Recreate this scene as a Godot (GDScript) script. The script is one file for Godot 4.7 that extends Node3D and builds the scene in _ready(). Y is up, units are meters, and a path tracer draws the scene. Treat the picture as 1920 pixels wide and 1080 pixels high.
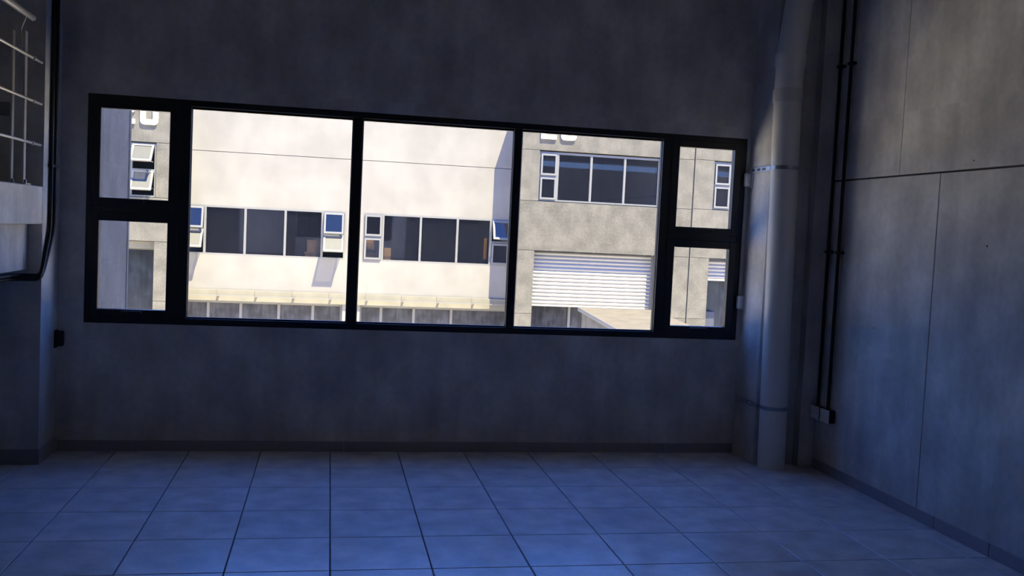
extends Node3D

# ------------------------------------------------------------------ numbers
const EYE := 1.6915
const WALL_Z := -7.12          # room face of the window wall
const RIGHT_X := 3.70          # room face of the right wall
const LEFT_X := -4.30
const BACK_Z := 6.50
const CEIL_Y := 5.20
const GROUND_Y := -3.40        # street level outside
const WHITE_Z := -29.0         # front of the white building opposite
const GREY_Z := -28.0          # front of the concrete buildings opposite

var M := {}

# ------------------------------------------------------------------ helpers
func gpos(n: Node) -> Vector3:
	var p := Vector3.ZERO
	while n != null and n != self:
		if n is Node3D:
			p += (n as Node3D).position
		n = n.get_parent()
	return p

func tag(o: Node, label: String, category: String = "", group: String = "", kind: String = "") -> void:
	o.set_meta("label", label)
	if category != "":
		o.set_meta("category", category)
	if group != "":
		o.set_meta("group", group)
	if kind != "":
		o.set_meta("kind", kind)

var used := {}
func numbered(called: String) -> String:
	if not used.has(called):
		used[called] = 0
		return called
	used[called] += 1
	return "%s_%03d" % [called, used[called]]

func thing(called: String, at: Vector3, label: String, category: String = "", group: String = "", kind: String = "") -> Node3D:
	var o := Node3D.new()
	o.name = numbered(called)
	add_child(o)
	o.position = at
	tag(o, label, category, group, kind)
	return o

func put(parent: Node, called: String, mesh: Mesh, mat: Material, at: Vector3) -> MeshInstance3D:
	# at is in world coordinates
	var m := MeshInstance3D.new()
	m.name = called
	m.mesh = mesh
	m.material_override = mat
	parent.add_child(m, true)
	m.position = at - gpos(parent)
	return m

func quad(st: SurfaceTool, a: Vector3, b: Vector3, c: Vector3, d: Vector3, outward: Vector3) -> void:
	var n := (b - a).cross(c - a)
	if n.length() < 1e-12:
		n = (c - a).cross(d - a)
	n = n.normalized()
	if n.dot(outward) < 0.0:
		n = -n
		var t := b
		b = d
		d = t
	# counter-clockwise seen from n; Godot wants clockwise
	for p in [a, c, b, a, d, c]:
		st.set_normal(n)
		st.add_vertex(p)

func tri(st: SurfaceTool, a: Vector3, b: Vector3, c: Vector3, outward: Vector3) -> void:
	var n := (b - a).cross(c - a).normalized()
	if n.dot(outward) < 0.0:
		n = -n
		var t := b
		b = c
		c = t
	for p in [a, c, b]:
		st.set_normal(n)
		st.add_vertex(p)

func add_box(st: SurfaceTool, lo: Vector3, hi: Vector3, bev: float) -> void:
	var c := (lo + hi) * 0.5
	var h := (hi - lo) * 0.5
	var b: float = min(bev, min(h.x, min(h.y, h.z)) * 0.49)
	if b <= 0.0:
		for ax in 3:
			for s in [-1.0, 1.0]:
				var n := Vector3.ZERO
				n[ax] = s
				var u := Vector3.ZERO
				u[(ax + 1) % 3] = h[(ax + 1) % 3]
				var v := Vector3.ZERO
				v[(ax + 2) % 3] = h[(ax + 2) % 3]
				var o := c + n * h[ax]
				quad(st, o - u - v, o + u - v, o + u + v, o - u + v, n)
		return
	for ax in 3:
		var ay := (ax + 1) % 3
		var az := (ax + 2) % 3
		for s in [-1.0, 1.0]:
			var n := Vector3.ZERO
			n[ax] = s
			var u := Vector3.ZERO
			u[ay] = h[ay] - b
			var v := Vector3.ZERO
			v[az] = h[az] - b
			var o := c + n * h[ax]
			quad(st, o - u - v, o + u - v, o + u + v, o - u + v, n)
			# bevel strips towards +-ay
			for t in [-1.0, 1.0]:
				var p1 := c
				p1[ax] += s * h[ax]
				p1[ay] += t * (h[ay] - b)
				var p2 := c
				p2[ax] += s * (h[ax] - b)
				p2[ay] += t * h[ay]
				var w := Vector3.ZERO
				w[az] = h[az] - b
				var n2 := Vector3.ZERO
				n2[ax] = s
				n2[ay] = t
				quad(st, p1 - w, p1 + w, p2 + w, p2 - w, n2)
	for sx in [-1.0, 1.0]:
		for sy in [-1.0, 1.0]:
			for sz in [-1.0, 1.0]:
				var k := Vector3(sx, sy, sz)
				var e := c + k * (h - Vector3(b, b, b))
				tri(st, e + Vector3(sx * b, 0, 0), e + Vector3(0, sy * b, 0), e + Vector3(0, 0, sz * b), k)

func begin() -> SurfaceTool:
	var st := SurfaceTool.new()
	st.begin(Mesh.PRIMITIVE_TRIANGLES)
	return st

var box_cache := {}
func box_mesh(size: Vector3, bev: float) -> ArrayMesh:
	var key := "%.4f %.4f %.4f %.4f" % [size.x, size.y, size.z, bev]
	if not box_cache.has(key):
		var st := begin()
		add_box(st, -size * 0.5, size * 0.5, bev)
		box_cache[key] = st.commit()
	return box_cache[key]

func B(parent: Node, called: String, x0: float, x1: float, y0: float, y1: float, z0: float, z1: float, mat: Material, bev: float = 0.0) -> MeshInstance3D:
	var lo := Vector3(min(x0, x1), min(y0, y1), min(z0, z1))
	var hi := Vector3(max(x0, x1), max(y0, y1), max(z0, z1))
	return put(parent, called, box_mesh(hi - lo, bev), mat, (lo + hi) * 0.5)

# a ring of four bars (frame) as one mesh; outer rectangle and four bar widths
func ring_mesh(x0: float, x1: float, y0: float, y1: float, wl: float, wr: float, wb: float, wt: float, z0: float, z1: float, bev: float) -> ArrayMesh:
	var st := begin()
	add_box(st, Vector3(x0, y0, z0), Vector3(x0 + wl, y1, z1), bev)
	add_box(st, Vector3(x1 - wr, y0, z0), Vector3(x1, y1, z1), bev)
	add_box(st, Vector3(x0 + wl, y0, z0), Vector3(x1 - wr, y0 + wb, z1), bev)
	add_box(st, Vector3(x0 + wl, y1 - wt, z0), Vector3(x1 - wr, y1, z1), bev)
	return st.commit()

# swept tube through points with a radius at each
func tube_mesh(pts: Array, radii: Array, sides: int = 16, caps: bool = true) -> ArrayMesh:
	var st := begin()
	var n := pts.size()
	var rings := []
	var prev_u := Vector3.ZERO
	for i in n:
		var t: Vector3
		if i == 0:
			t = pts[1] - pts[0]
		elif i == n - 1:
			t = pts[n - 1] - pts[n - 2]
		else:
			t = (pts[i] - pts[i - 1]).normalized() + (pts[i + 1] - pts[i]).normalized()
		if t.length() < 1e-9:
			t = pts[i] - pts[i - 1] if i > 0 else Vector3.UP
		t = t.normalized()
		var u: Vector3
		if prev_u == Vector3.ZERO:
			u = t.cross(Vector3(0.31, 0.17, 0.93)).normalized()
		else:
			u = (prev_u - t * prev_u.dot(t)).normalized()
		prev_u = u
		var v := t.cross(u)
		var ring := []
		for k in sides:
			var a := TAU * k / sides
			ring.append([pts[i] + (u * cos(a) + v * sin(a)) * radii[i], u * cos(a) + v * sin(a)])
		rings.append(ring)
	for i in n - 1:
		for k in sides:
			var k2 := (k + 1) % sides
			var a = rings[i][k]
			var b = rings[i][k2]
			var c = rings[i + 1][k2]
			var d = rings[i + 1][k]
			for q in [a, c, b, a, d, c]:
				st.set_normal(q[1])
				st.add_vertex(q[0])
	if caps:
		for e in [0, n - 1]:
			var t2: Vector3 = (pts[0] - pts[1]) if e == 0 else (pts[n - 1] - pts[n - 2])
			for k in sides:
				tri(st, pts[e], rings[e][k][0], rings[e][(k + 1) % sides][0], t2)
	return st.commit()

# polyline with its corners rounded
func rounded(pts: Array, r: float, steps: int = 6) -> Array:
	var out := [pts[0]]
	for i in range(1, pts.size() - 1):
		var a: Vector3 = pts[i - 1]
		var p: Vector3 = pts[i]
		var b: Vector3 = pts[i + 1]
		var rr: float = min(r, min((a - p).length(), (b - p).length()) * 0.45)
		var s := p + (a - p).normalized() * rr
		var e := p + (b - p).normalized() * rr
		for k in steps + 1:
			var t := float(k) / steps
			out.append(s.lerp(p, t).lerp(p.lerp(e, t), t))
	out.append(pts[-1])
	return out

func tube(parent: Node, called: String, pts: Array, r: float, mat: Material, sides: int = 14) -> MeshInstance3D:
	var o: Vector3 = pts[0]
	var loc := []
	var rad := []
	for p in pts:
		loc.append(p - o)
		rad.append(r)
	return put(parent, called, tube_mesh(loc, rad, sides), mat, o)

func lathe(parent: Node, called: String, a: Vector3, b: Vector3, prof: Array, mat: Material, sides: int = 28) -> MeshInstance3D:
	# prof: [fraction along a-b, radius]
	var pts := []
	var rad := []
	for q in prof:
		pts.append((b - a) * q[0])
		rad.append(q[1])
	return put(parent, called, tube_mesh(pts, rad, sides), mat, a)

# flat outline in x, y pushed out along z
func extrude(poly: PackedVector2Array, z0: float, z1: float) -> ArrayMesh:
	var st := begin()
	var idx := Geometry2D.triangulate_polygon(poly)
	for i in range(0, idx.size(), 3):
		var a := poly[idx[i]]
		var b := poly[idx[i + 1]]
		var c := poly[idx[i + 2]]
		tri(st, Vector3(a.x, a.y, z1), Vector3(b.x, b.y, z1), Vector3(c.x, c.y, z1), Vector3.BACK)
		tri(st, Vector3(a.x, a.y, z0), Vector3(b.x, b.y, z0), Vector3(c.x, c.y, z0), Vector3.FORWARD)
	var cw := Geometry2D.is_polygon_clockwise(poly)
	for i in poly.size():
		var a := poly[i]
		var b := poly[(i + 1) % poly.size()]
		var o := Vector3(b.y - a.y, a.x - b.x, 0)
		if cw:
			o = -o
		quad(st, Vector3(a.x, a.y, z0), Vector3(b.x, b.y, z0), Vector3(b.x, b.y, z1), Vector3(a.x, a.y, z1), o)
	return st.commit()

func round_rect(w: float, h: float, r: float, steps: int = 5) -> PackedVector2Array:
	var out := PackedVector2Array()
	for k in 4:
		var c := Vector2((w - r) if (k == 0 or k == 3) else r, (h - r) if k < 2 else r)
		for s in steps + 1:
			var a := PI / 2 * k + PI / 2 * s / steps
			out.append(c + Vector2(cos(a), sin(a)) * r)
	return out

# ------------------------------------------------------------------ materials
func hash_noise(seed_: int, freq: float, oct: int) -> FastNoiseLite:
	var n := FastNoiseLite.new()
	n.seed = seed_
	n.noise_type = FastNoiseLite.TYPE_SIMPLEX_SMOOTH
	n.frequency = freq
	n.fractal_type = FastNoiseLite.FRACTAL_FBM
	n.fractal_octaves = oct
	return n

# mottled surface: base colour, contrast of the broad patches, of the fine grain, of the vertical runs
func mottled(seed_: int, size: int, base: Color, tint: Color, broad: float, fine: float, runs: float) -> ImageTexture:
	var a := hash_noise(seed_, 4.0 / size, 4).get_seamless_image(size, size)
	var b := hash_noise(seed_ + 7, 40.0 / size, 3).get_seamless_image(size, size)
	var c := hash_noise(seed_ + 13, 14.0 / size, 3).get_seamless_image(size, size)
	var img := Image.create(size, size, false, Image.FORMAT_RGB8)
	for y in size:
		for x in size:
			var va := a.get_pixel(x, y).r - 0.5
			var vb := b.get_pixel(x, y).r - 0.5
			var vc := c.get_pixel(x, int(y * 0.14) % size).r - 0.5
			var k: float = 1.0 + va * broad + vb * fine + vc * runs
			var col := base.lerp(tint, clamp(0.5 + va * 1.6, 0.0, 1.0))
			img.set_pixel(x, y, Color(clamp(col.r * k, 0, 1), clamp(col.g * k, 0, 1), clamp(col.b * k, 0, 1)))
	img.generate_mipmaps()
	return ImageTexture.create_from_image(img)

func surf(tex: Texture2D, rough: float, metres: float, spec: float = 0.4) -> StandardMaterial3D:
	var m := StandardMaterial3D.new()
	m.albedo_texture = tex
	m.roughness = rough
	m.metallic_specular = spec
	m.uv1_triplanar = true
	m.uv1_world_triplanar = true
	m.uv1_scale = Vector3.ONE / metres
	return m

func plain(c: Color, rough: float, metal: float = 0.0, spec: float = 0.5) -> StandardMaterial3D:
	var m := StandardMaterial3D.new()
	m.albedo_color = c
	m.roughness = rough
	m.metallic = metal
	m.metallic_specular = spec
	return m

func pane_mat(c: Color, alpha: float, rough: float = 0.02) -> StandardMaterial3D:
	var m := StandardMaterial3D.new()
	m.transparency = BaseMaterial3D.TRANSPARENCY_ALPHA
	m.albedo_color = Color(c.r, c.g, c.b, alpha)
	m.roughness = rough
	m.metallic_specular = 0.5
	return m

func make_materials() -> void:
	M.concrete = surf(mottled(11, 512, Color(0.765, 0.755, 0.735), Color(0.80, 0.79, 0.765), 0.18, 0.07, 0.12), 0.75, 2.6)
	M.joint = plain(Color(0.20, 0.20, 0.20), 0.9)
	M.tile = []
	for k in 3:
		M.tile.append(surf(mottled(51 + k * 5, 256, Color(0.84, 0.845, 0.85).darkened(0.015 * k), Color(0.87, 0.87, 0.87).darkened(0.015 * k), 0.12, 0.05, 0.0), 0.27, 0.9 + 0.13 * k, 0.5))
	M.grout = plain(Color(0.36, 0.37, 0.39), 0.9)
	M.skirting = plain(Color(0.58, 0.58, 0.59), 0.45)
	M.frame_black = plain(Color(0.105, 0.11, 0.13), 0.42)
	M.glass = pane_mat(Color(0.93, 0.96, 0.97), 0.025)
	M.handle = plain(Color(0.09, 0.09, 0.10), 0.3)
	M.pvc = plain(Color(0.88, 0.87, 0.84), 0.28)
	M.pvc_collar = plain(Color(0.82, 0.81, 0.78), 0.4)
	M.galvanised = plain(Color(0.66, 0.68, 0.70), 0.34, 0.9)
	M.steel = plain(Color(0.84, 0.82, 0.79), 0.30, 0.5)
	M.conduit = plain(Color(0.07, 0.07, 0.075), 0.5)
	M.white_plastic = plain(Color(0.86, 0.86, 0.85), 0.4)
	M.box_black = plain(Color(0.05, 0.05, 0.055), 0.5)
	M.trunking = plain(Color(0.52, 0.53, 0.54), 0.5)
	# outside
	M.white_wall = surf(mottled(71, 512, Color(0.515, 0.505, 0.485), Color(0.53, 0.52, 0.50), 0.05, 0.01, 0.02), 0.9, 6.0, 0.2)
	M.cream = surf(mottled(73, 256, Color(0.485, 0.475, 0.43), Color(0.50, 0.485, 0.435), 0.06, 0.04, 0.0), 0.85, 3.0, 0.2)
	M.hut_roof = surf(mottled(77, 256, Color(0.385, 0.365, 0.32), Color(0.405, 0.38, 0.33), 0.08, 0.05, 0.0), 0.85, 2.5, 0.2)
	M.ext_concrete = []
	for k in 3:
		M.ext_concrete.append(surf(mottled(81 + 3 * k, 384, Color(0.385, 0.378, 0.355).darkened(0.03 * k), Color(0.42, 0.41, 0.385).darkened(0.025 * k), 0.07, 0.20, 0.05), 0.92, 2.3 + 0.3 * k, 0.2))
	M.ext_joint = plain(Color(0.36, 0.355, 0.34), 0.95)
	M.paving = surf(mottled(101, 256, Color(0.90, 0.87, 0.81), Color(0.93, 0.90, 0.83), 0.08, 0.1, 0.0), 0.9, 4.0, 0.2)  # unseen yard; tone raised to near white to bounce warm light indoors
	M.alu = plain(Color(0.47, 0.47, 0.465), 0.45, 0.15)
	M.office_glass = pane_mat(Color(0.09, 0.10, 0.14), 0.34)
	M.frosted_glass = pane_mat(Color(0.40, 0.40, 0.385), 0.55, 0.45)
	M.shop_glass_painted_dim = surf(mottled(111, 384, Color(0.18, 0.185, 0.21), Color(0.25, 0.255, 0.28), 0.10, 0.12, 0.7), 0.25, 2.0, 0.5)  # opaque; dim interior and streaky reflections are put into the colour
	M.door_glass_painted_dim = surf(mottled(117, 384, Color(0.14, 0.16, 0.19), Color(0.20, 0.225, 0.25), 0.10, 0.08, 0.5), 0.25, 2.2, 0.5)  # darkness behind the door and its reflected streaks, coloured into solid panes
	M.shutter = plain(Color(0.57, 0.565, 0.555), 0.5)
	M.office_paint = plain(Color(0.56, 0.56, 0.57), 0.9)
	M.carton = surf(mottled(121, 128, Color(0.72, 0.55, 0.34), Color(0.76, 0.60, 0.38), 0.1, 0.08, 0.0), 0.9, 0.6, 0.2)
	M.carton_dull = surf(mottled(123, 128, Color(0.45, 0.36, 0.28), Color(0.50, 0.41, 0.32), 0.1, 0.08, 0.0), 0.9, 0.6, 0.2)
	M.yellow = plain(Color(0.86, 0.62, 0.16), 0.6)
	M.black_thing = plain(Color(0.06, 0.06, 0.07), 0.6)
	M.sign_white = plain(Color(0.92, 0.92, 0.90), 0.5)
	M.blue_grey = plain(Color(0.24, 0.26, 0.32), 0.7)

# ------------------------------------------------------------------ the room
func build_shell() -> void:
	# floor with its tiles
	var fl := thing("floor", Vector3(0, 0, -2.4), "grey glazed floor tiles laid square to the window wall", "floor", "", "structure")
	B(fl, "screed", LEFT_X - 0.2, RIGHT_X + 0.2, -0.30, -0.010, WALL_Z - 0.2, BACK_Z + 0.2, M.grout)
	var x0 := -1.44
	var z0 := -4.635
	var rng := RandomNumberGenerator.new()
	rng.seed = 5
	for i in range(-6, 12):
		for j in range(-14, 6):
			var xa: float = max(x0 + i * 0.5 + 0.0035, LEFT_X)
			var xb: float = min(x0 + (i + 1) * 0.5 - 0.0035, RIGHT_X)
			var za: float = max(z0 + j * 0.5 + 0.0035, WALL_Z)
			var zb: float = min(z0 + (j + 1) * 0.5 - 0.0035, BACK_Z)
			if xb - xa < 0.02 or zb - za < 0.02:
				continue
			if zb > -2.6:
				continue
			B(fl, "tile", xa, xb, -0.012, 0.0, za, zb, M.tile[rng.randi() % 3], 0.002)
	# the tiles behind the camera, same size, joined
	var st := begin()
	for i in range(-6, 12):
		for j in range(-14, 24):
			var xa: float = max(x0 + i * 0.5 + 0.0035, LEFT_X)
			var xb: float = min(x0 + (i + 1) * 0.5 - 0.0035, RIGHT_X)
			var za: float = z0 + j * 0.5 + 0.0035
			var zb: float = min(z0 + (j + 1) * 0.5 - 0.0035, BACK_Z)
			if xb - xa < 0.02 or zb - za < 0.02 or zb <= -2.6:
				continue
			add_box(st, Vector3(xa, -0.012, za), Vector3(xb, 0.0, zb), 0.002)
	var rest := put(fl, "tile_field", st.commit(), M.tile[0], Vector3.ZERO)
	rest.set_meta("kind", "stuff")

	var ce := thing("ceiling", Vector3(0, CEIL_Y, -2.4), "plain concrete ceiling slab above the room", "ceiling", "", "structure")
	B(ce, "slab", LEFT_X - 0.25, RIGHT_X + 0.25, CEIL_Y, CEIL_Y + 0.3, WALL_Z - 0.25, BACK_Z + 0.25, M.concrete)

	# window wall: pieces round the opening, both piers, and the storeys above and below it
	var wf := thing("wall_front", Vector3(0.8, 0, WALL_Z), "raw concrete wall holding the long black window, with a pier at either end", "wall", "", "structure")
	var zo := WALL_Z - 0.25
	B(wf, "wall_panel", -1.85, 3.25, -0.3, 0.913, zo, WALL_Z, M.concrete)
	B(wf, "wall_panel", -1.85, 3.25, 2.515, CEIL_Y, zo, WALL_Z, M.concrete)
	B(wf, "wall_panel", -1.85, -1.68, 0.913, 2.515, zo, WALL_Z, M.concrete)
	B(wf, "wall_panel", 3.222, 3.25, 0.913, 2.515, zo, WALL_Z, M.concrete)
	B(wf, "pier", LEFT_X - 0.25, -1.85, 0, CEIL_Y, zo, -6.72, M.concrete)
	B(wf, "pier", 3.25, 3.58, 0, CEIL_Y, zo, -6.745, M.concrete)
	B(wf, "pier", 3.58, RIGHT_X + 0.25, 0, CEIL_Y, zo, -6.66, M.concrete)
	B(wf, "upper_storey", LEFT_X - 10.0, RIGHT_X + 18.0, CEIL_Y + 0.301, 6.6, zo, WALL_Z, M.ext_concrete[0])
	B(wf, "lower_storey", LEFT_X - 10.0, RIGHT_X + 18.0, GROUND_Y, -0.301, zo, WALL_Z, M.ext_concrete[0])
	B(wf, "outer_flank", LEFT_X - 10.0, LEFT_X - 0.251, -0.3, CEIL_Y, zo, WALL_Z, M.ext_concrete[0])
	B(wf, "outer_flank", RIGHT_X + 0.251, RIGHT_X + 18.0, -0.3, CEIL_Y, zo, WALL_Z, M.ext_concrete[0])

	# right wall: cast panels with open joints
	var wr := thing("wall_right", Vector3(RIGHT_X, 0, -3.0), "pale raw concrete wall with a dark level joint", "wall", "", "structure")
	B(wr, "backing", RIGHT_X + 0.012, RIGHT_X + 0.25, 0, CEIL_Y, -6.66, BACK_Z, M.joint)
	var jy := 2.187
	var low := [-6.66, -5.335, -3.2, -0.8, 2.4, BACK_Z]
	var high := [-6.66, -5.775, -3.65, -1.25, 1.9, BACK_Z]
	for k in 5:
		B(wr, "panel", RIGHT_X + 0.001 * (k % 2), RIGHT_X + 0.02, 0, jy - 0.006, low[k] + 0.0022, low[k + 1] - 0.0022, M.concrete, 0.003)
		B(wr, "panel", RIGHT_X + 0.001 * ((k + 1) % 2), RIGHT_X + 0.02, jy + 0.006, CEIL_Y, high[k] + 0.0012, high[k + 1] - 0.0012, M.concrete, 0.003)

	for q in [[2.24, -5.03], [1.74, -4.86], [1.15, -5.95]]:
		lathe(wr, "tie_hole", Vector3(RIGHT_X + 0.001, q[0], q[1]), Vector3(RIGHT_X - 0.001, q[0], q[1]), [[0.0, 0.006], [1.0, 0.005]], M.joint, 10)
	var wl := thing("wall_left", Vector3(LEFT_X, 0, -2.4), "concrete wall behind the stair landing", "wall", "", "structure")
	B(wl, "wall_panel", LEFT_X - 0.25, LEFT_X, 0, CEIL_Y, -6.72, BACK_Z, M.concrete)
	var wb := thing("wall_back", Vector3(0, 0, BACK_Z), "plain wall behind the camera", "wall", "", "structure")
	B(wb, "wall_panel", LEFT_X - 0.25, RIGHT_X + 0.25, 0, CEIL_Y, BACK_Z, BACK_Z + 0.25, M.concrete)

	# skirting: cut tiles along the walls
	var sr := thing("baseboard_right", Vector3(RIGHT_X, 0, -4.0), "low grey tile skirting along the concrete wall", "skirting", "", "structure")
	var z := -6.64
	while z < -2.7:
		B(sr, "skirting_tile", RIGHT_X - 0.010, RIGHT_X, 0.0005, 0.075, z + 0.002, z + 0.498, M.skirting, 0.002)
		z += 0.5
	var sf := thing("baseboard_front", Vector3(0.7, 0, WALL_Z), "low grey tile skirting under the window", "skirting", "", "structure")
	var x := -1.84
	while x < 3.24:
		B(sf, "skirting_tile", x + 0.002, min(x + 0.498, 3.24), 0.0005, 0.075, WALL_Z, WALL_Z + 0.010, M.skirting, 0.002)
		x += 0.5
	var sl := thing("baseboard_left", Vector3(-1.85, 0, -6.9), "low grey tile skirting round the pier under the landing", "skirting", "", "structure")
	B(sl, "skirting_tile", -1.85, -1.84, 0.0005, 0.10, WALL_Z + 0.012, -6.71, M.skirting, 0.002)
	x = -1.852
	while x > LEFT_X + 0.1:
		B(sl, "skirting_tile", max(x - 0.496, LEFT_X), x, 0.0005, 0.10, -6.72, -6.71, M.skirting, 0.002)
		x -= 0.5

func build_window() -> void:
	var zf := WALL_Z - 0.004
	var zb := WALL_Z - 0.085
	var w := thing("window_1", Vector3(0.77, 0.913, WALL_Z), "long black aluminium window of three wide panes between stacked opening sashes", "window", "", "structure")
	var o := Vector3(0.77, 0.913, WALL_Z)
	put(w, "outer_frame", ring_mesh(-1.68 - o.x, 3.222 - o.x, 0.0, 2.515 - o.y, 0.035, 0.047, 0.047, 0.045, zb - o.z, zf - o.z, 0.004), M.frame_black, o)
	for m in [[-1.075, -0.991], [0.139, 0.215], [1.343, 1.406], [2.528, 2.605]]:
		B(w, "mullion", m[0], m[1], 0.96, 2.47, zb, zf, M.frame_black, 0.004)
	B(w, "transom", -1.645, -1.075, 1.690, 1.743, zb, zf, M.frame_black, 0.004)
	B(w, "transom", 2.605, 3.175, 1.690, 1.743, zb, zf, M.frame_black, 0.004)
	for p in [[-0.991, 0.139], [0.215, 1.343], [1.406, 2.528]]:
		var cx: float = (p[0] + p[1]) * 0.5
		var bead := put(w, "glazing_bead", ring_mesh(p[0] - cx, p[1] - cx, 0.96 - 1.715, 2.47 - 1.715, 0.004, 0.004, 0.010, 0.016, -0.012, 0.012, 0.001), M.frame_black, Vector3(cx, 1.715, -7.165))
		B(bead, "pane", p[0], p[1], 0.96, 2.47, -7.163, -7.169, M.glass)
	for s in [[-1.645, -1.075, -1.592, -1.134], [2.605, 3.175, 2.662, 3.121]]:
		for v in [[1.743, 2.470, 1.797, 2.419], [0.960, 1.690, 1.013, 1.636]]:
			var cx: float = (s[0] + s[1]) * 0.5
			var cy: float = (v[0] + v[1]) * 0.5
			var sash := put(w, "sash", ring_mesh(s[0] - 0.006 - cx, s[1] + 0.006 - cx, v[0] - 0.006 - cy, v[1] + 0.006 - cy, s[2] - s[0] + 0.006, s[1] - s[3] + 0.006, v[2] - v[0] + 0.006, v[1] - v[3] + 0.006, -0.030, 0.034, 0.004), M.frame_black, Vector3(cx, cy, -7.150))
			B(sash, "pane", s[2] - 0.01, s[3] + 0.01, v[2] - 0.01, v[3] + 0.01, -7.163, -7.169, M.glass)
			B(sash, "handle", cx - 0.07, cx + 0.07, v[2] - 0.030, v[2] - 0.008, -7.115, -7.085, M.handle, 0.006)

func build_stair() -> void:
	# landing slab with its downstand beam
	var s := thing("stair_landing", Vector3(-3.0, 1.30, -5.0), "pale concrete stair landing with a beam under its edge", "landing")
	B(s, "slab", LEFT_X + 0.003, -1.85, 1.597, 1.842, -6.718, -3.6, M.concrete, 0.006)
	B(s, "beam", -2.20, -1.935, 1.295, 1.597, -6.718, -3.6, M.concrete, 0.005)
	B(s, "column", -2.20, -1.955, 0.0, 1.295, -3.85, -3.6, M.concrete, 0.005)
	# steel balustrade on the landing edge
	var b := thing("balustrade", Vector3(-1.89, 1.842, -6.3), "brushed steel balustrade with three thin rails on the stair landing", "balustrade")
	var bx := -1.885
	tube(b, "handrail", [Vector3(bx, 2.893, -6.56), Vector3(bx, 2.893, -3.7)], 0.021, M.steel, 20)
	for y in [2.637, 2.372, 2.108]:
		var r := tube(b, "rail", [Vector3(bx + 0.02, y, -6.70), Vector3(bx + 0.02, y, -3.7)], 0.009, M.steel, 12)
		lathe(r, "rail_lug", Vector3(bx + 0.02, y, -6.53), Vector3(bx + 0.02, y, -6.51), [[0.0, 0.016], [1.0, 0.016]], M.steel, 12)
	for zz in [-6.43, -5.2, -4.0]:
		for k in 2:
			var px: float = bx - 0.0 - 0.072 * k
			var p := B(b, "post", px - 0.006, px + 0.006, 1.842, 2.785, zz - 0.022, zz + 0.022, M.steel, 0.002)
			B(p, "base_flange", px - 0.03, px + 0.03, 1.842, 1.852, zz - 0.05, zz + 0.05, M.steel, 0.002)
			lathe(p, "anchor_bolt", Vector3(px + 0.02, 1.852, zz + 0.035), Vector3(px + 0.02, 1.872, zz + 0.035), [[0.0, 0.009], [1.0, 0.009]], M.galvanised, 6)
		tube(b, "handrail_stem", [Vector3(bx - 0.03, 2.70, zz), Vector3(bx - 0.03, 2.80, zz), Vector3(bx, 2.88, zz)], 0.007, M.steel, 10)
	var t := thing("cable_trunking", Vector3(-2.35, 2.285, -6.72), "short grey trunking fixed on the wall behind the steel balustrade", "trunking")
	B(t, "body", -2.66, -2.036, 2.285, 2.37, -6.72, -6.68, M.trunking, 0.004)
	B(t, "cover", -2.66, -2.036, 2.29, 2.365, -6.68, -6.676, M.trunking, 0.001)

	# two black conduits on the left pier
	for k in 2:
		var zc: float = [-6.845, -6.935][k]
		var yb: float = [1.262, 1.236][k]
		var xc := -1.836
		var c := thing("conduit", Vector3(xc, CEIL_Y, zc), ["black conduit on the left pier, the one beside the landing", "black conduit on the left pier, the one nearer the window frame"][k], "conduit", "conduits on the left pier")
		var pts := [Vector3(xc, CEIL_Y - 0.003, zc), Vector3(xc, 1.56, zc), Vector3(xc, yb + 0.06, -6.70 - 0.02 * k), Vector3(xc - 0.004, yb, -6.664 + 0.012 * k), Vector3(-1.985 - 0.03 * k, yb, -6.62), Vector3(-2.0 - 0.03 * k, yb, -4.6)]
		tube(c, "pipe", rounded(pts, 0.09, 7), 0.0125, M.conduit, 12)
		for ys in [3.6, 1.985]:
			var sd := B(c, "saddle", xc - 0.012, xc + 0.016, ys - 0.011, ys + 0.011, zc - 0.032, zc + 0.032, M.conduit, 0.004)
			lathe(sd, "screw", Vector3(xc + 0.016, ys, zc - 0.024), Vector3(xc + 0.020, ys, zc - 0.024), [[0.0, 0.005], [1.0, 0.004]], M.galvanised, 8)

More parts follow.
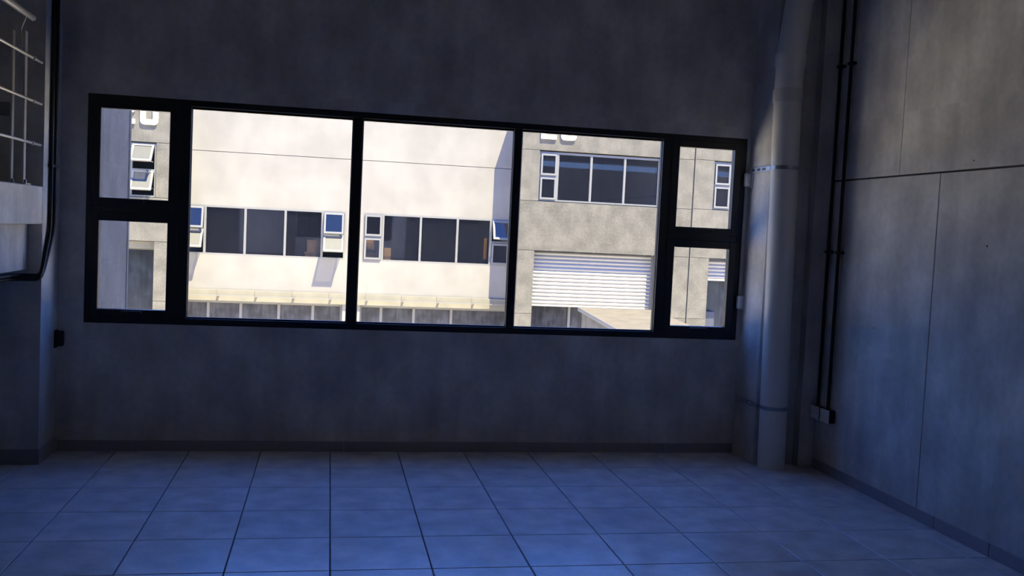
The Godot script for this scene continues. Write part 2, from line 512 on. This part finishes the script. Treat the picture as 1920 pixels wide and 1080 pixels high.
func build_right_services() -> void:
	# downpipe
	var a := Vector3(3.352, 0.001, -6.640)
	var b := Vector3(3.300, 2.76, -6.640)
	var c := Vector3(3.297, 3.10, -6.630)
	var d := Vector3(3.325, 3.50, -6.595)
	var e := Vector3(3.445, CEIL_Y - 0.002, -6.47)
	var p := thing("downpipe", a, "thick grey plastic downpipe standing in front of the right pier", "pipe")
	lathe(p, "pipe_length", a, b, [[0.0, 0.1005], [1.0, 0.1005]], M.pvc, 40)
	lathe(p, "collar", b - Vector3(0, 0.015, 0), b + Vector3(0, 0.085, 0), [[0.0, 0.1005], [0.02, 0.1075], [0.12, 0.109], [0.9, 0.109], [1.0, 0.102]], M.pvc_collar, 40)
	var mid := b + Vector3(0, 0.085, 0)
	lathe(p, "bend", mid, c, [[0.0, 0.101], [0.55, 0.102], [0.62, 0.104], [0.66, 0.111], [0.97, 0.113], [1.0, 0.108]], M.pvc, 40)
	lathe(p, "pipe_length", c - (d - c) * 0.1, d, [[0.0, 0.1005], [1.0, 0.1005]], M.pvc, 40)
	lathe(p, "collar", d - (e - d) * 0.005, d + (e - d) * 0.07, [[0.0, 0.102], [0.04, 0.112], [0.9, 0.113], [1.0, 0.104]], M.pvc_collar, 40)
	lathe(p, "pipe_length", d + (e - d) * 0.05, e, [[0.0, 0.1005], [1.0, 0.1005]], M.pvc, 40)
	for ys in [2.262, 0.462]:
		var cc := a.lerp(b, ys / 2.76)
		var cl := lathe(p, "clamp", cc - Vector3(0, 0.014, 0), cc + Vector3(0, 0.014, 0), [[0.0, 0.1008], [0.001, 0.1035], [0.999, 0.1035], [1.0, 0.1008]], M.galvanised, 40)
		# slotted arm back to the pier
		var st := begin()
		var xa := 3.232
		add_box(st, Vector3(xa - 0.003, ys - 0.019, -7.06), Vector3(xa, ys - 0.010, -6.70), 0.001)
		add_box(st, Vector3(xa - 0.003, ys + 0.010, -7.06), Vector3(xa, ys + 0.019, -6.70), 0.001)
		for q in [[-7.06, -7.035], [-6.975, -6.945], [-6.885, -6.85], [-6.79, -6.70]]:
			add_box(st, Vector3(xa - 0.003, ys - 0.010, q[0]), Vector3(xa, ys + 0.010, q[1]), 0.001)
		add_box(st, Vector3(xa - 0.003, ys - 0.019, -7.063), Vector3(3.25, ys + 0.019, -7.06), 0.001)
		add_box(st, Vector3(xa - 0.003, ys - 0.014, -6.70), Vector3(cc.x - 0.09, ys + 0.014, -6.694), 0.001)
		var arm := begin()
		arm.append_from(st.commit(), 0, Transform3D(Basis(), -cc))
		put(cl, "slotted_arm", arm.commit(), M.galvanised, cc)
		lathe(cl, "bolt", Vector3(cc.x + 0.07, ys, -6.58), Vector3(cc.x + 0.07, ys, -6.56), [[0.0, 0.008], [1.0, 0.008]], M.galvanised, 6)

	# two conduits down to two outlets on the right wall
	for k in 2:
		var zc: float = [-6.572, -6.425][k]
		var xc := RIGHT_X - 0.030
		var c2 := thing("conduit", Vector3(xc, 0.49, zc), ["black conduit down to the white outlet beside the corner", "black conduit down to the white outlet away from the corner"][k], "conduit", "conduits on the right wall")
		tube(c2, "pipe", [Vector3(xc, 0.49, zc), Vector3(xc, CEIL_Y - 0.003, zc)], 0.0125, M.conduit, 12)
		for ys in [3.03, 1.655]:
			var sd := B(c2, "saddle", RIGHT_X - 0.046, RIGHT_X, ys - 0.010, ys + 0.010, zc - 0.030, zc + 0.030, M.conduit, 0.003)
			lathe(sd, "screw", Vector3(RIGHT_X - 0.050, ys, zc - 0.022), Vector3(RIGHT_X - 0.044, ys, zc - 0.022), [[0.0, 0.004], [1.0, 0.005]], M.galvanised, 8)
		var s := thing("wall_outlet", Vector3(RIGHT_X, 0.40, zc), ["square white outlet on the right wall beside the corner", "square white outlet on the right wall away from the corner"][k], "outlet", "white outlets under the conduits")
		B(s, "back_box", RIGHT_X - 0.050, RIGHT_X, 0.396, 0.490, zc - 0.060, zc + 0.060, M.box_black, 0.004)
		var cv := B(s, "cover_plate", RIGHT_X - 0.058, RIGHT_X - 0.050, 0.394, 0.492, zc - 0.062, zc + 0.062, M.white_plastic, 0.003)
		for dz in [-0.045, 0.045]:
			lathe(cv, "screw", Vector3(RIGHT_X - 0.058, 0.443, zc + dz), Vector3(RIGHT_X - 0.060, 0.443, zc + dz), [[0.0, 0.004], [1.0, 0.003]], M.galvanised, 8)

	# small boxes beside the window frame
	var spots := [[3.25, -1, 2.19, M.white_plastic, "small white wall clip on the right pier beside the upper window sash"], [3.25, -1, 1.22, M.white_plastic, "small white wall clip on the right pier beside the lower window sash"], [-1.85, 1, 0.80, M.box_black, "small wall clip on the left pier below the window, blackened to paint its shade"]]  # left clip is black where the others are white: shade painted as colour
	for q in spots:
		var sx: float = q[0]
		var dir: float = q[1]
		var k := thing("wall_clip", Vector3(sx, q[2], -7.08), q[4], "clip")
		B(k, "base_plate", sx, sx + dir * 0.006, q[2] - 0.065, q[2] + 0.060, -7.110, -7.038, q[3], 0.002)
		B(k, "body", sx + dir * 0.006, sx + dir * 0.050, q[2] - 0.052, q[2] + 0.052, -7.105, -7.060, q[3], 0.005)

# ------------------------------------------------------------------ outside
# top-hung sash in the plane z, hinged at its top edge, swung out by deg
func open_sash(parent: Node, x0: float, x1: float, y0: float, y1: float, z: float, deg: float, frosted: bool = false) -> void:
	var w := x1 - x0
	var h := y1 - y0
	var t := 0.055
	var s := put(parent, "sash", ring_mesh(-w / 2, w / 2, -h, 0.0, t, t, t, t, 0.0, 0.045, 0.0), M.alu, Vector3((x0 + x1) / 2, y1, z))
	s.rotation_degrees.x = -deg
	var g := MeshInstance3D.new()
	g.name = "pane"
	g.mesh = box_mesh(Vector3(w - 2 * t + 0.01, h - 2 * t + 0.01, 0.006), 0.0)
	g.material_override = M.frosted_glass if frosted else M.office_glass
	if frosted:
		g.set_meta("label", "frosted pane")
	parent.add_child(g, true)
	g.transform = s.transform * Transform3D(Basis(), Vector3(0, -h / 2, 0.02))
	if deg > 3.0:
		var a := MeshInstance3D.new()
		a.name = "stay_arm"
		a.mesh = box_mesh(Vector3(0.02, 0.02, h * sin(deg_to_rad(deg)) * 0.8), 0.0)
		a.material_override = M.alu
		parent.add_child(a, true)
		a.transform = s.transform * Transform3D(Basis(Vector3.RIGHT, deg_to_rad(deg)), Vector3(w / 2 - 0.03, -h * 0.72, -h * sin(deg_to_rad(deg)) * 0.36))

# strip window: verticals = positions of the bars, pairs = [x0, x1, upper angle, lower angle]
func strip_window(parent: Node, x0: float, x1: float, y0: float, y1: float, z: float, bars: Array, pairs: Array, panes: Array) -> void:
	var cx := (x0 + x1) / 2
	var cy := (y0 + y1) / 2
	var f := put(parent, "window", ring_mesh(x0 - cx, x1 - cx, y0 - cy, y1 - cy, 0.05, 0.05, 0.05, 0.06, -0.05, 0.05, 0.0), M.alu, Vector3(cx, cy, z - 0.05))
	for b in bars:
		B(f, "mullion", b - 0.033, b + 0.033, y0 + 0.05, y1 - 0.06, z - 0.1, z + 0.0, M.alu)
	for p in panes:
		B(f, "pane", p[0], p[1], y0 + 0.05, y1 - 0.06, z - 0.062, z - 0.056, M.office_glass)
	for q in pairs:
		var ym: float = q[4] if q.size() > 4 else (y0 + y1) / 2
		B(f, "transom", q[0], q[1], ym - 0.035, ym + 0.035, z - 0.1, z + 0.0, M.alu)
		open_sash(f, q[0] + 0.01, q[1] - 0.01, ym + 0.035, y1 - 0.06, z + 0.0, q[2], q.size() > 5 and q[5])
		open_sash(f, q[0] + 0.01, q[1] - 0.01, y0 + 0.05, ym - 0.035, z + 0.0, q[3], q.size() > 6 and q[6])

func shopfront(parent: Node, x0: float, x1: float, y1: float, z: float, bars: Array, mat: Material) -> void:
	var cx := (x0 + x1) / 2
	var cy := (GROUND_Y + y1) / 2
	var f := put(parent, "shopfront", ring_mesh(x0 - cx, x1 - cx, GROUND_Y - cy, y1 - cy, 0.06, 0.06, 0.08, 0.07, -0.04, 0.04, 0.0), M.alu, Vector3(cx, cy, z))
	var edges := [x0 + 0.06]
	for b in bars:
		B(f, "mullion", b - 0.04, b + 0.04, GROUND_Y + 0.08, y1 - 0.07, z - 0.05, z + 0.05, M.alu)
		edges.append(b - 0.04)
		edges.append(b + 0.04)
	edges.append(x1 - 0.06)
	for i in range(0, edges.size(), 2):
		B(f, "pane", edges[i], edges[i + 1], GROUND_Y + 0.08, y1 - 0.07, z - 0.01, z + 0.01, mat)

func office_box(parent: Node, x0: float, x1: float, y0: float, y1: float, zf: float, depth: float) -> void:
	# the room behind a window: floor, ceiling, back and sides
	var st := begin()
	var o := Vector3((x0 + x1) / 2, y0, zf - depth)
	for q in [[x0, x1, y0 - 0.1, y0, zf - depth, zf], [x0, x1, y1, y1 + 0.1, zf - depth, zf], [x0, x1, y0, y1, zf - depth - 0.1, zf - depth], [x0 - 0.1, x0, y0, y1, zf - depth, zf], [x1, x1 + 0.1, y0, y1, zf - depth, zf]]:
		add_box(st, Vector3(q[0], q[2], q[4]) - o, Vector3(q[1], q[3], q[5]) - o, 0.0)
	put(parent, "room", st.commit(), M.office_paint, o)

func digit(parent: Node, which: String, x: float, y: float, z: float) -> void:
	var w := 0.47
	var h := 0.76
	var s := 0.14
	var mesh: ArrayMesh
	if which == "0":
		var o := round_rect(w, h, 0.11)
		var i := round_rect(w - 2 * s, h - 2 * s, 0.03)
		var st := begin()
		var n := o.size()
		for k in n:
			var a := o[k]
			var b := o[(k + 1) % n]
			var c := i[(k + 1) % n] + Vector2(s, s)
			var d := i[k] + Vector2(s, s)
			for zz in [[0.06, Vector3.BACK], [0.0, Vector3.FORWARD]]:
				quad(st, Vector3(a.x, a.y, zz[0]), Vector3(b.x, b.y, zz[0]), Vector3(c.x, c.y, zz[0]), Vector3(d.x, d.y, zz[0]), zz[1])
			var mo := Vector3((a.x + b.x) / 2 - w / 2, (a.y + b.y) / 2 - h / 2, 0)
			quad(st, Vector3(a.x, a.y, 0), Vector3(b.x, b.y, 0), Vector3(b.x, b.y, 0.06), Vector3(a.x, a.y, 0.06), mo)
			quad(st, Vector3(c.x, c.y, 0), Vector3(d.x, d.y, 0), Vector3(d.x, d.y, 0.06), Vector3(c.x, c.y, 0.06), -mo)
		mesh = st.commit()
	else:
		var t := 0.13
		var hm := h * 0.5
		var p := PackedVector2Array([Vector2(0, 0), Vector2(w, 0), Vector2(w, t), Vector2(t, t), Vector2(t, hm - t * 0.5), Vector2(w - 0.05, hm - t * 0.5), Vector2(w, hm - t * 0.5 + 0.05), Vector2(w, h - 0.06), Vector2(w - 0.06, h), Vector2(0, h), Vector2(0, h - t), Vector2(w - t, h - t), Vector2(w - t, hm + t * 0.5), Vector2(0.05, hm + t * 0.5), Vector2(0, hm + t * 0.5 - 0.05)])
		mesh = extrude(p, 0.0, 0.06)
	put(parent, "digit", mesh, M.sign_white, Vector3(x, y, z))

func shutter(parent: Node, x0: float, x1: float, y0: float, y1: float, z: float) -> void:
	# curved slats, one mesh shared by all of them
	var pitch := 0.115
	var st := begin()
	var w := x1 - x0
	var n := 6
	for k in n:
		var a0 := PI * k / n
		var a1 := PI * (k + 1) / n
		var ya := pitch * (0.5 - float(k) / n)
		var yb := pitch * (0.5 - float(k + 1) / n)
		var za := 0.042 * sin(a0)
		var zb2 := 0.042 * sin(a1)
		quad(st, Vector3(-w / 2, ya, za), Vector3(w / 2, ya, za), Vector3(w / 2, yb, zb2), Vector3(-w / 2, yb, zb2), Vector3.BACK)
		quad(st, Vector3(-w / 2, ya, za - 0.006), Vector3(w / 2, ya, za - 0.006), Vector3(w / 2, yb, zb2 - 0.006), Vector3(-w / 2, yb, zb2 - 0.006), Vector3.FORWARD)
	var mesh := st.commit()
	var body := Node3D.new()
	body.name = "roller_shutter"
	parent.add_child(body, true)
	body.position = Vector3((x0 + x1) / 2, y0, z) - gpos(parent)
	var y := y0 + 0.06
	B(body, "bottom_rail", x0, x1, y0, y0 + 0.06, z - 0.02, z + 0.035, M.shutter, 0.005)
	while y + pitch < y1:
		put(body, "slat", mesh, M.shutter, Vector3((x0 + x1) / 2, y + pitch / 2, z))
		y += pitch
	B(body, "guide", x0 - 0.05, x0, y0, y1, z - 0.03, z + 0.06, M.alu)
	B(body, "guide", x1, x1 + 0.05, y0, y1, z - 0.03, z + 0.06, M.alu)

func build_outside() -> void:
	var gr := thing("ground", Vector3(0, GROUND_Y, -18), "unseen paved yard between the two rows of buildings, made pale to bounce light", "ground", "", "structure")
	B(gr, "paving", -60, 60, GROUND_Y - 0.3, GROUND_Y, -45, WALL_Z - 0.25, M.paving)

	# wing of our own building beside the window
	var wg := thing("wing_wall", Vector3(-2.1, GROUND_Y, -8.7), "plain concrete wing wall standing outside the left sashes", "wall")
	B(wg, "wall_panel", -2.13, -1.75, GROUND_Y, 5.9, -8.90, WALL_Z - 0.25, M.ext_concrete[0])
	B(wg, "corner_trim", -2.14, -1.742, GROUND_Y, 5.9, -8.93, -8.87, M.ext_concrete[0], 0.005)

	# white building
	var wz := WHITE_Z
	var w := thing("white_building", Vector3(0.6, GROUND_Y, wz), "white rendered building opposite with two long strip windows", "building")
	var wt := wz - 0.18
	B(w, "wall_panel", -4.36, 5.54, 2.06, 3.612, wt, wz, M.white_wall)
	B(w, "wall_panel", -4.36, 5.54, 3.628, 6.05, wt, wz, M.white_wall)
	B(w, "joint_backing", -4.36, 5.54, 3.60, 3.64, wt, wz - 0.03, M.ext_joint)
	B(w, "wall_panel", -4.36, 5.54, -0.74, 0.62, wt, wz, M.white_wall)
	B(w, "wall_panel", -4.36, -4.25, 0.62, 2.06, wt, wz, M.white_wall)
	B(w, "wall_panel", 0.46, 0.965, 0.62, 2.06, wt, wz, M.white_wall)
	B(w, "wall_panel", 5.50, 5.54, 0.62, 2.06, wt, wz, M.white_wall)
	B(w, "wall_panel", 0.45, 0.97, GROUND_Y, -0.74, wt, wz, M.white_wall)
	B(w, "wall_panel", -4.36, -4.25, GROUND_Y, -0.74, wt, wz, M.white_wall)
	B(w, "roof", -4.36, 5.54, 5.6, 5.75, wz - 9.0, wt, M.ext_concrete[2])
	B(w, "rear_wall", -4.36, 5.54, GROUND_Y, 5.6, wz - 9.2, wz - 9.0, M.white_wall)
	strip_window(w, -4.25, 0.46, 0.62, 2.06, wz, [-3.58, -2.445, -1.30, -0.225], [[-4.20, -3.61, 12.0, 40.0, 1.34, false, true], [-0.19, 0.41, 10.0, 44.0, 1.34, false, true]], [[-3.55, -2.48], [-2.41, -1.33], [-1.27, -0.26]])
	strip_window(w, 0.965, 5.50, 0.62, 2.06, wz, [1.57, 2.705, 3.83, 4.865], [[1.015, 1.54, 0.0, 0.0], [4.90, 5.45, 26.0, 0.0]], [[1.60, 2.67], [2.74, 3.80], [3.86, 4.83]])
	office_box(w, -4.2, 0.46, 0.45, 2.35, wt - 0.001, 6.0)
	office_box(w, 0.965, 5.42, 0.45, 2.35, wt - 0.001, 6.0)
	# cream fascia above the shopfronts with its slim rail
	for k in 10:
		var xa: float = max(-4.27 + 1.078 * (k - 0.0) - 0.0, -4.36)
		var xb: float = min(xa + 1.074, 5.54)
		if xb - xa > 0.05:
			B(w, "fascia_panel", xa, xb, -0.735, -0.40 + 0.008 * (k % 2), wz, wz + 0.05, M.cream, 0.004)
	var fr := B(w, "fascia_rail", -4.36, 5.54, -0.578, -0.556, wz + 0.12, wz + 0.15, M.alu)
	for k in 9:
		B(fr, "rail_bracket", -3.16 + 1.078 * k, -3.11 + 1.078 * k, -0.585, -0.545, wz + 0.05, wz + 0.12, M.alu)
	shopfront(w, -4.25, 0.45, -0.74, wz - 0.30, [-3.45, -2.52, -1.42, -0.42], M.shop_glass_painted_dim)
	shopfront(w, 0.97, 5.54, -0.74, wz - 0.30, [1.62, 2.62, 3.78], M.shop_glass_painted_dim)

	# things standing in the offices behind the strip windows
	var zc := wt - 0.05
	var stuff := [
		[1.06, 1.34, 0.98, 1.27, M.carton, "pale carton on top of the stack behind the small lower sash"],
		[1.08, 1.36, 0.45, 0.86, M.carton, "pale carton at the bottom of the stack behind the small lower sash"],
		[1.64, 1.85, 0.45, 1.02, M.carton, "tall pale carton beside the first mullion in the office window"]]
	for q in stuff:
		var cb := thing("cardboard_box", Vector3((q[0] + q[1]) / 2, q[2], zc), q[5], "box", "cartons in the office window")
		B(cb, "box_body", q[0], q[1], q[2], q[3], zc - 0.3, zc, q[4], 0.008)
		B(cb, "packing_tape", q[0] - 0.001, q[1] + 0.001, (q[2] + q[3]) / 2 - 0.025, (q[2] + q[3]) / 2 + 0.025, zc - 0.301, zc + 0.001, M.carton_dull)
	var pr := thing("office_machine", Vector3(1.25, 0.86, zc), "black office machine between two pale cartons in the window", "machine")
	B(pr, "body", 1.10, 1.38, 0.86, 0.94, zc - 0.3, zc, M.black_thing, 0.01)
	B(pr, "tray", 1.12, 1.36, 0.94, 0.98, zc - 0.28, zc - 0.02, M.alu, 0.005)
	for q in [[-0.72, -0.28, 0.45, 0.80, "brown storage crate on the office floor behind the first strip window"], [-0.66, -0.24, 0.80, 1.16, "brown storage crate stacked on another behind the first strip window"]]:
		var sh := thing("storage_crate", Vector3((q[0] + q[1]) / 2, q[2], zc), q[4], "crate", "crates behind the first strip window")
		B(sh, "crate_body", q[0], q[1], q[2], q[3] - 0.05, zc - 0.4, zc, M.carton_dull, 0.01)
		B(sh, "lid", q[0] - 0.01, q[1] + 0.01, q[3] - 0.05, q[3], zc - 0.41, zc + 0.01, M.carton_dull, 0.008)
	var yp := thing("yellow_board", Vector3(4.79, 0.45, zc), "upright yellow board leaning behind the second strip window", "board")
	B(yp, "board", 4.70, 4.80, 0.80, 1.46, zc - 0.05, zc, M.yellow, 0.004)
	B(yp, "foot", 4.72, 4.78, 0.45, 0.80, zc - 0.05, zc, M.carton_dull, 0.004)

	# concrete building on the right
	var g := thing("concrete_building", Vector3(11.0, GROUND_Y, GREY_Z), "grey concrete building opposite with a roller shutter and the number above its window", "building")
	var gz := GREY_Z
	var gt := gz - 0.35
	var J := 0.012
	var vj := 10.965
	var e: Array = M.ext_concrete
	B(g, "joint_backing", 5.56, 6.0, GROUND_Y, 5.9, gt - 0.2, gz - 0.05, M.ext_joint)
	B(g, "joint_backing", 9.95, 11.55, GROUND_Y, 5.9, gt - 0.2, gz - 0.05, M.ext_joint)
	B(g, "joint_backing", 5.56, 19.0, 4.19, 5.85, gt - 0.2, gz - 0.05, M.ext_joint)
	B(g, "joint_backing", 5.56, 19.0, 1.20, 2.62, gt - 0.2, gz - 0.05, M.ext_joint)
	B(g, "concrete_panel", 5.54, vj - J, 4.17 + J, 5.9, gt, gz, e[1])
	B(g, "concrete_panel", 5.54, 6.07, 2.65 + J, 4.17, gt, gz, e[0])
	B(g, "concrete_panel", 9.88, vj - J, 2.65 + J, 4.17, gt, gz, e[0])
	B(g, "concrete_panel", 5.54, vj - J, 1.165 + J, 2.65, gt, gz, e[2])
	B(g, "concrete_panel", 5.54, 6.05, -0.74 + J, 1.165, gt, gz, e[1])
	B(g, "concrete_panel", 9.88, vj - J, -0.74 + J, 1.165, gt, gz, e[1])
	B(g, "concrete_panel", 5.54, 6.05, GROUND_Y, -0.74, gt, gz, e[0])
	B(g, "concrete_panel", 9.88, vj - J, GROUND_Y, -0.74, gt, gz, e[0])
	B(g, "concrete_panel", vj + J, 19.0, 4.19 + J, 5.9, gt, gz, e[1])
	B(g, "concrete_panel", vj + J, 11.62, 2.67 + J, 4.19, gt, gz, e[0])
	B(g, "concrete_panel", vj + J, 19.0, 1.165 + J, 2.67, gt, gz, e[0])
	B(g, "concrete_panel", vj + J, 11.62, -0.74 + J, 1.165, gt, gz, e[1])
	B(g, "concrete_panel", vj + J, 11.62, GROUND_Y, -0.74, gt, gz, e[2])
	B(g, "concrete_panel", 15.45, 19.0, GROUND_Y, 4.19, gt, gz, e[1])
	tube(g, "joint_seal", [Vector3(vj + 0.03, GROUND_Y, gz + 0.005), Vector3(vj + 0.03, 5.9, gz + 0.005)], 0.018, M.ext_joint, 8)
	B(g, "side_wall", 5.54, 5.60, GROUND_Y, 5.9, wz - 9.0, gt, e[1])
	B(g, "roof", 5.60, 19.0, 5.5, 5.6, gz - 9.0, gt, e[2])
	B(g, "rear_wall", 5.54, 19.0, GROUND_Y, 5.5, gz - 9.2, gz - 9.0, e[2])
	strip_window(g, 6.07, 9.88, 2.67, 4.14, gz - 0.06, [6.66, 7.70, 8.76], [[6.12, 6.63, 0.0, 0.0, 3.41]], [[6.69, 7.67], [7.73, 8.73], [8.79, 9.83]])
	strip_window(g, 11.62, 15.45, 2.69, 4.16, gz - 0.06, [12.22, 13.3, 14.35], [[11.67, 12.19, 0.0, 0.0, 3.43]], [[12.25, 13.27], [13.33, 14.32], [14.38, 15.40]])
	office_box(g, 6.07, 9.88, 2.45, 4.35, gt - 0.21, 6.0)
	office_box(g, 11.62, 15.45, 2.45, 4.35, gt - 0.21, 6.0)
	shutter(g, 6.10, 9.83, -0.52, 1.17, gz - 0.30)
	shutter(g, 11.67, 15.40, 0.46, 1.17, gz - 0.30)
	shopfront(g, 6.05, 9.88, 1.0, gz - 0.75, [7.40, 8.6], M.shop_glass_painted_dim)
	shopfront(g, 11.62, 15.45, 1.0, gz - 0.95, [12.9, 14.2], M.door_glass_painted_dim)
	digit(g, "2", 6.08, 4.51, gz)
	digit(g, "0", 6.69, 4.51, gz)
	var bag := thing("stored_crate", Vector3(12.05, GROUND_Y, gz - 0.85), "tall blue-grey crate standing under the second, higher roller shutter", "crate")
	B(bag, "crate_body", 11.86, 12.25, GROUND_Y, -0.55, gz - 0.90, gz - 0.80, M.blue_grey, 0.02)

	# concrete building on the left
	var l := thing("concrete_building", Vector3(-8.0, GROUND_Y, GREY_Z), "grey concrete building opposite with a glass door painted dim and two sashes swung out", "building")
	B(l, "joint_backing", -4.79, -4.38, GROUND_Y, 5.4, gt - 0.2, gz - 0.05, M.ext_joint)
	B(l, "joint_backing", -13.0, -4.38, 3.72, 5.4, gt - 0.2, gz - 0.05, M.ext_joint)
	B(l, "joint_backing", -13.0, -4.38, 0.98, 2.14, gt - 0.2, gz - 0.05, M.ext_joint)
	B(l, "concrete_panel", -13.0, -4.36, 3.685 + J, 5.45, gt, gz, e[0])
	B(l, "concrete_panel", -4.80, -4.36, 2.165 + J, 3.685, gt, gz, e[1])
	B(l, "concrete_panel", -13.0, -4.36, 0.945 + J, 2.165, gt, gz, e[0])
	B(l, "concrete_panel", -4.80, -4.36, -0.72 + J, 0.945, gt, gz, e[1])
	B(l, "concrete_panel", -4.80, -4.36, GROUND_Y, -0.72, gt, gz, e[0])
	B(l, "concrete_panel", -13.0, -8.6, GROUND_Y, 0.945, gt, gz, e[1])
	B(l, "concrete_panel", -13.0, -8.6, 2.165 + J, 3.685, gt, gz, e[2])
	B(l, "side_wall", -4.42, -4.36, GROUND_Y, 5.45, wz - 9.0, gt, e[1])
	B(l, "roof", -13.0, -4.42, 5.1, 5.2, gz - 9.0, gt, e[2])
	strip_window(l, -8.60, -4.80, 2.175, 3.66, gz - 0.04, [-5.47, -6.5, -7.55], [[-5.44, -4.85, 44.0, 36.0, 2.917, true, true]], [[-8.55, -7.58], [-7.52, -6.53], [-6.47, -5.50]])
	office_box(l, -8.6, -4.80, 1.95, 3.9, gt - 0.21, 6.0)
	B(l, "shutter_box", -8.60, -4.80, 0.75, 0.945, gz - 0.34, gz - 0.18, M.cream, 0.01)
	shopfront(l, -8.60, -4.80, 0.75, gz - 1.0, [-6.0, -7.3], M.door_glass_painted_dim)
	digit(l, "2", -5.85, 4.17, gz)
	digit(l, "0", -5.24, 4.17, gz)

	# low lean-to roof in the yard
	var h := thing("lean_to", Vector3(7.5, GROUND_Y, -21.5), "low lean-to hut with a cream sloping roof before the roller shutter", "hut")
	var st := begin()
	var X0 := 6.44
	var X1 := 8.52
	var zb2 := -24.0
	var zf2 := -19.0
	var yb := -0.19
	var yf := -0.47
	var o := Vector3(7.5, GROUND_Y, -21.5)
	var th := 0.09
	var c8 := []
	for xx in [X0, X1]:
		for q in [[zb2, yb], [zf2, yf]]:
			c8.append(Vector3(xx, q[1], q[0]) - o)
			c8.append(Vector3(xx, q[1] - th, q[0]) - o)
	quad(st, c8[0], c8[2], c8[6], c8[4], Vector3.UP)
	quad(st, c8[1], c8[3], c8[7], c8[5], Vector3.DOWN)
	quad(st, c8[0], c8[1], c8[3], c8[2], Vector3.LEFT)
	quad(st, c8[4], c8[5], c8[7], c8[6], Vector3.RIGHT)
	quad(st, c8[0], c8[1], c8[5], c8[4], Vector3.FORWARD)
	quad(st, c8[2], c8[3], c8[7], c8[6], Vector3.BACK)
	put(h, "roof", st.commit(), M.hut_roof, o)
	var side := begin()
	for q in [[X0 + 0.05, X0 + 0.17], [X1 - 0.17, X1 - 0.05]]:
		for s in 2:
			var xx: float = q[s]
			quad(side, Vector3(xx, GROUND_Y, zb2 + 0.08) - o, Vector3(xx, GROUND_Y, zf2 - 0.08) - o, Vector3(xx, yf - th, zf2 - 0.08) - o, Vector3(xx, yb - th, zb2 + 0.08) - o, Vector3.LEFT if s == 0 else Vector3.RIGHT)
	put(h, "side_walls", side.commit(), e[1], o)
	B(h, "rear_wall", X0 + 0.05, X1 - 0.05, GROUND_Y, yb - th, zb2 + 0.05, zb2 + 0.15, e[0])
	B(h, "front_wall", X0 + 0.05, X1 - 0.05, GROUND_Y, yf - th, zf2 - 0.15, zf2 - 0.05, e[0])
	var ga := begin()
	quad(ga, Vector3(X0 - 0.02, yb - th, zb2) - o, Vector3(X0 - 0.02, yf - th, zf2) - o, Vector3(X0 - 0.02, yf + 0.01, zf2) - o, Vector3(X0 - 0.02, yb + 0.01, zb2) - o, Vector3.LEFT)
	quad(ga, Vector3(X0, yb + 0.01, zb2) - o, Vector3(X0, yf + 0.01, zf2) - o, Vector3(X0 - 0.02, yf + 0.01, zf2) - o, Vector3(X0 - 0.02, yb + 0.01, zb2) - o, Vector3.UP)
	put(h, "verge_trim", ga.commit(), M.alu, o)

# ------------------------------------------------------------------ start
func _ready() -> void:
	# camera
	var cam := Camera3D.new()
	cam.name = "camera"
	add_child(cam)
	cam.fov = 33.642
	cam.near = 0.05
	cam.far = 300.0
	cam.transform = Transform3D(Basis(Vector3(0.98118886, 0.04772648, 0.18705776), Vector3(-0.03580868, 0.99713815, -0.06658271), Vector3(-0.18970019, 0.05863192, 0.98008986)), Vector3(0, EYE, 0))
	cam.current = true
	# clear sky
	var sky_mat := ProceduralSkyMaterial.new()
	sky_mat.sky_top_color = Color(0.27, 0.47, 0.88)
	sky_mat.sky_horizon_color = Color(0.55, 0.70, 0.93)
	sky_mat.ground_bottom_color = Color(0.40, 0.39, 0.36)
	sky_mat.ground_horizon_color = Color(0.46, 0.46, 0.46)
	sky_mat.sky_energy_multiplier = 2.15
	sky_mat.sun_angle_max = 3.0
	var sky := Sky.new()
	sky.sky_material = sky_mat
	var env := Environment.new()
	env.background_mode = Environment.BG_SKY
	env.sky = sky
	env.tonemap_mode = Environment.TONE_MAPPER_LINEAR
	env.tonemap_exposure = 0.90
	env.sdfgi_enabled = true
	env.ssao_enabled = true
	env.ssil_enabled = true
	var we := WorldEnvironment.new()
	we.name = "world_environment"
	we.environment = env
	add_child(we)
	# sun: behind us, a little to the right, high
	var sun := DirectionalLight3D.new()
	sun.name = "sun"
	add_child(sun)
	sun.light_color = Color(1.0, 0.95, 0.77)
	sun.light_energy = 8.3
	sun.light_angular_distance = 0.53
	sun.shadow_enabled = true
	sun.look_at_from_position(Vector3(0.28, 1.0, 0.43) * 30.0, Vector3.ZERO, Vector3.UP)

	make_materials()
	build_shell()
	build_window()
	build_outside()
	build_stair()
	build_right_services()
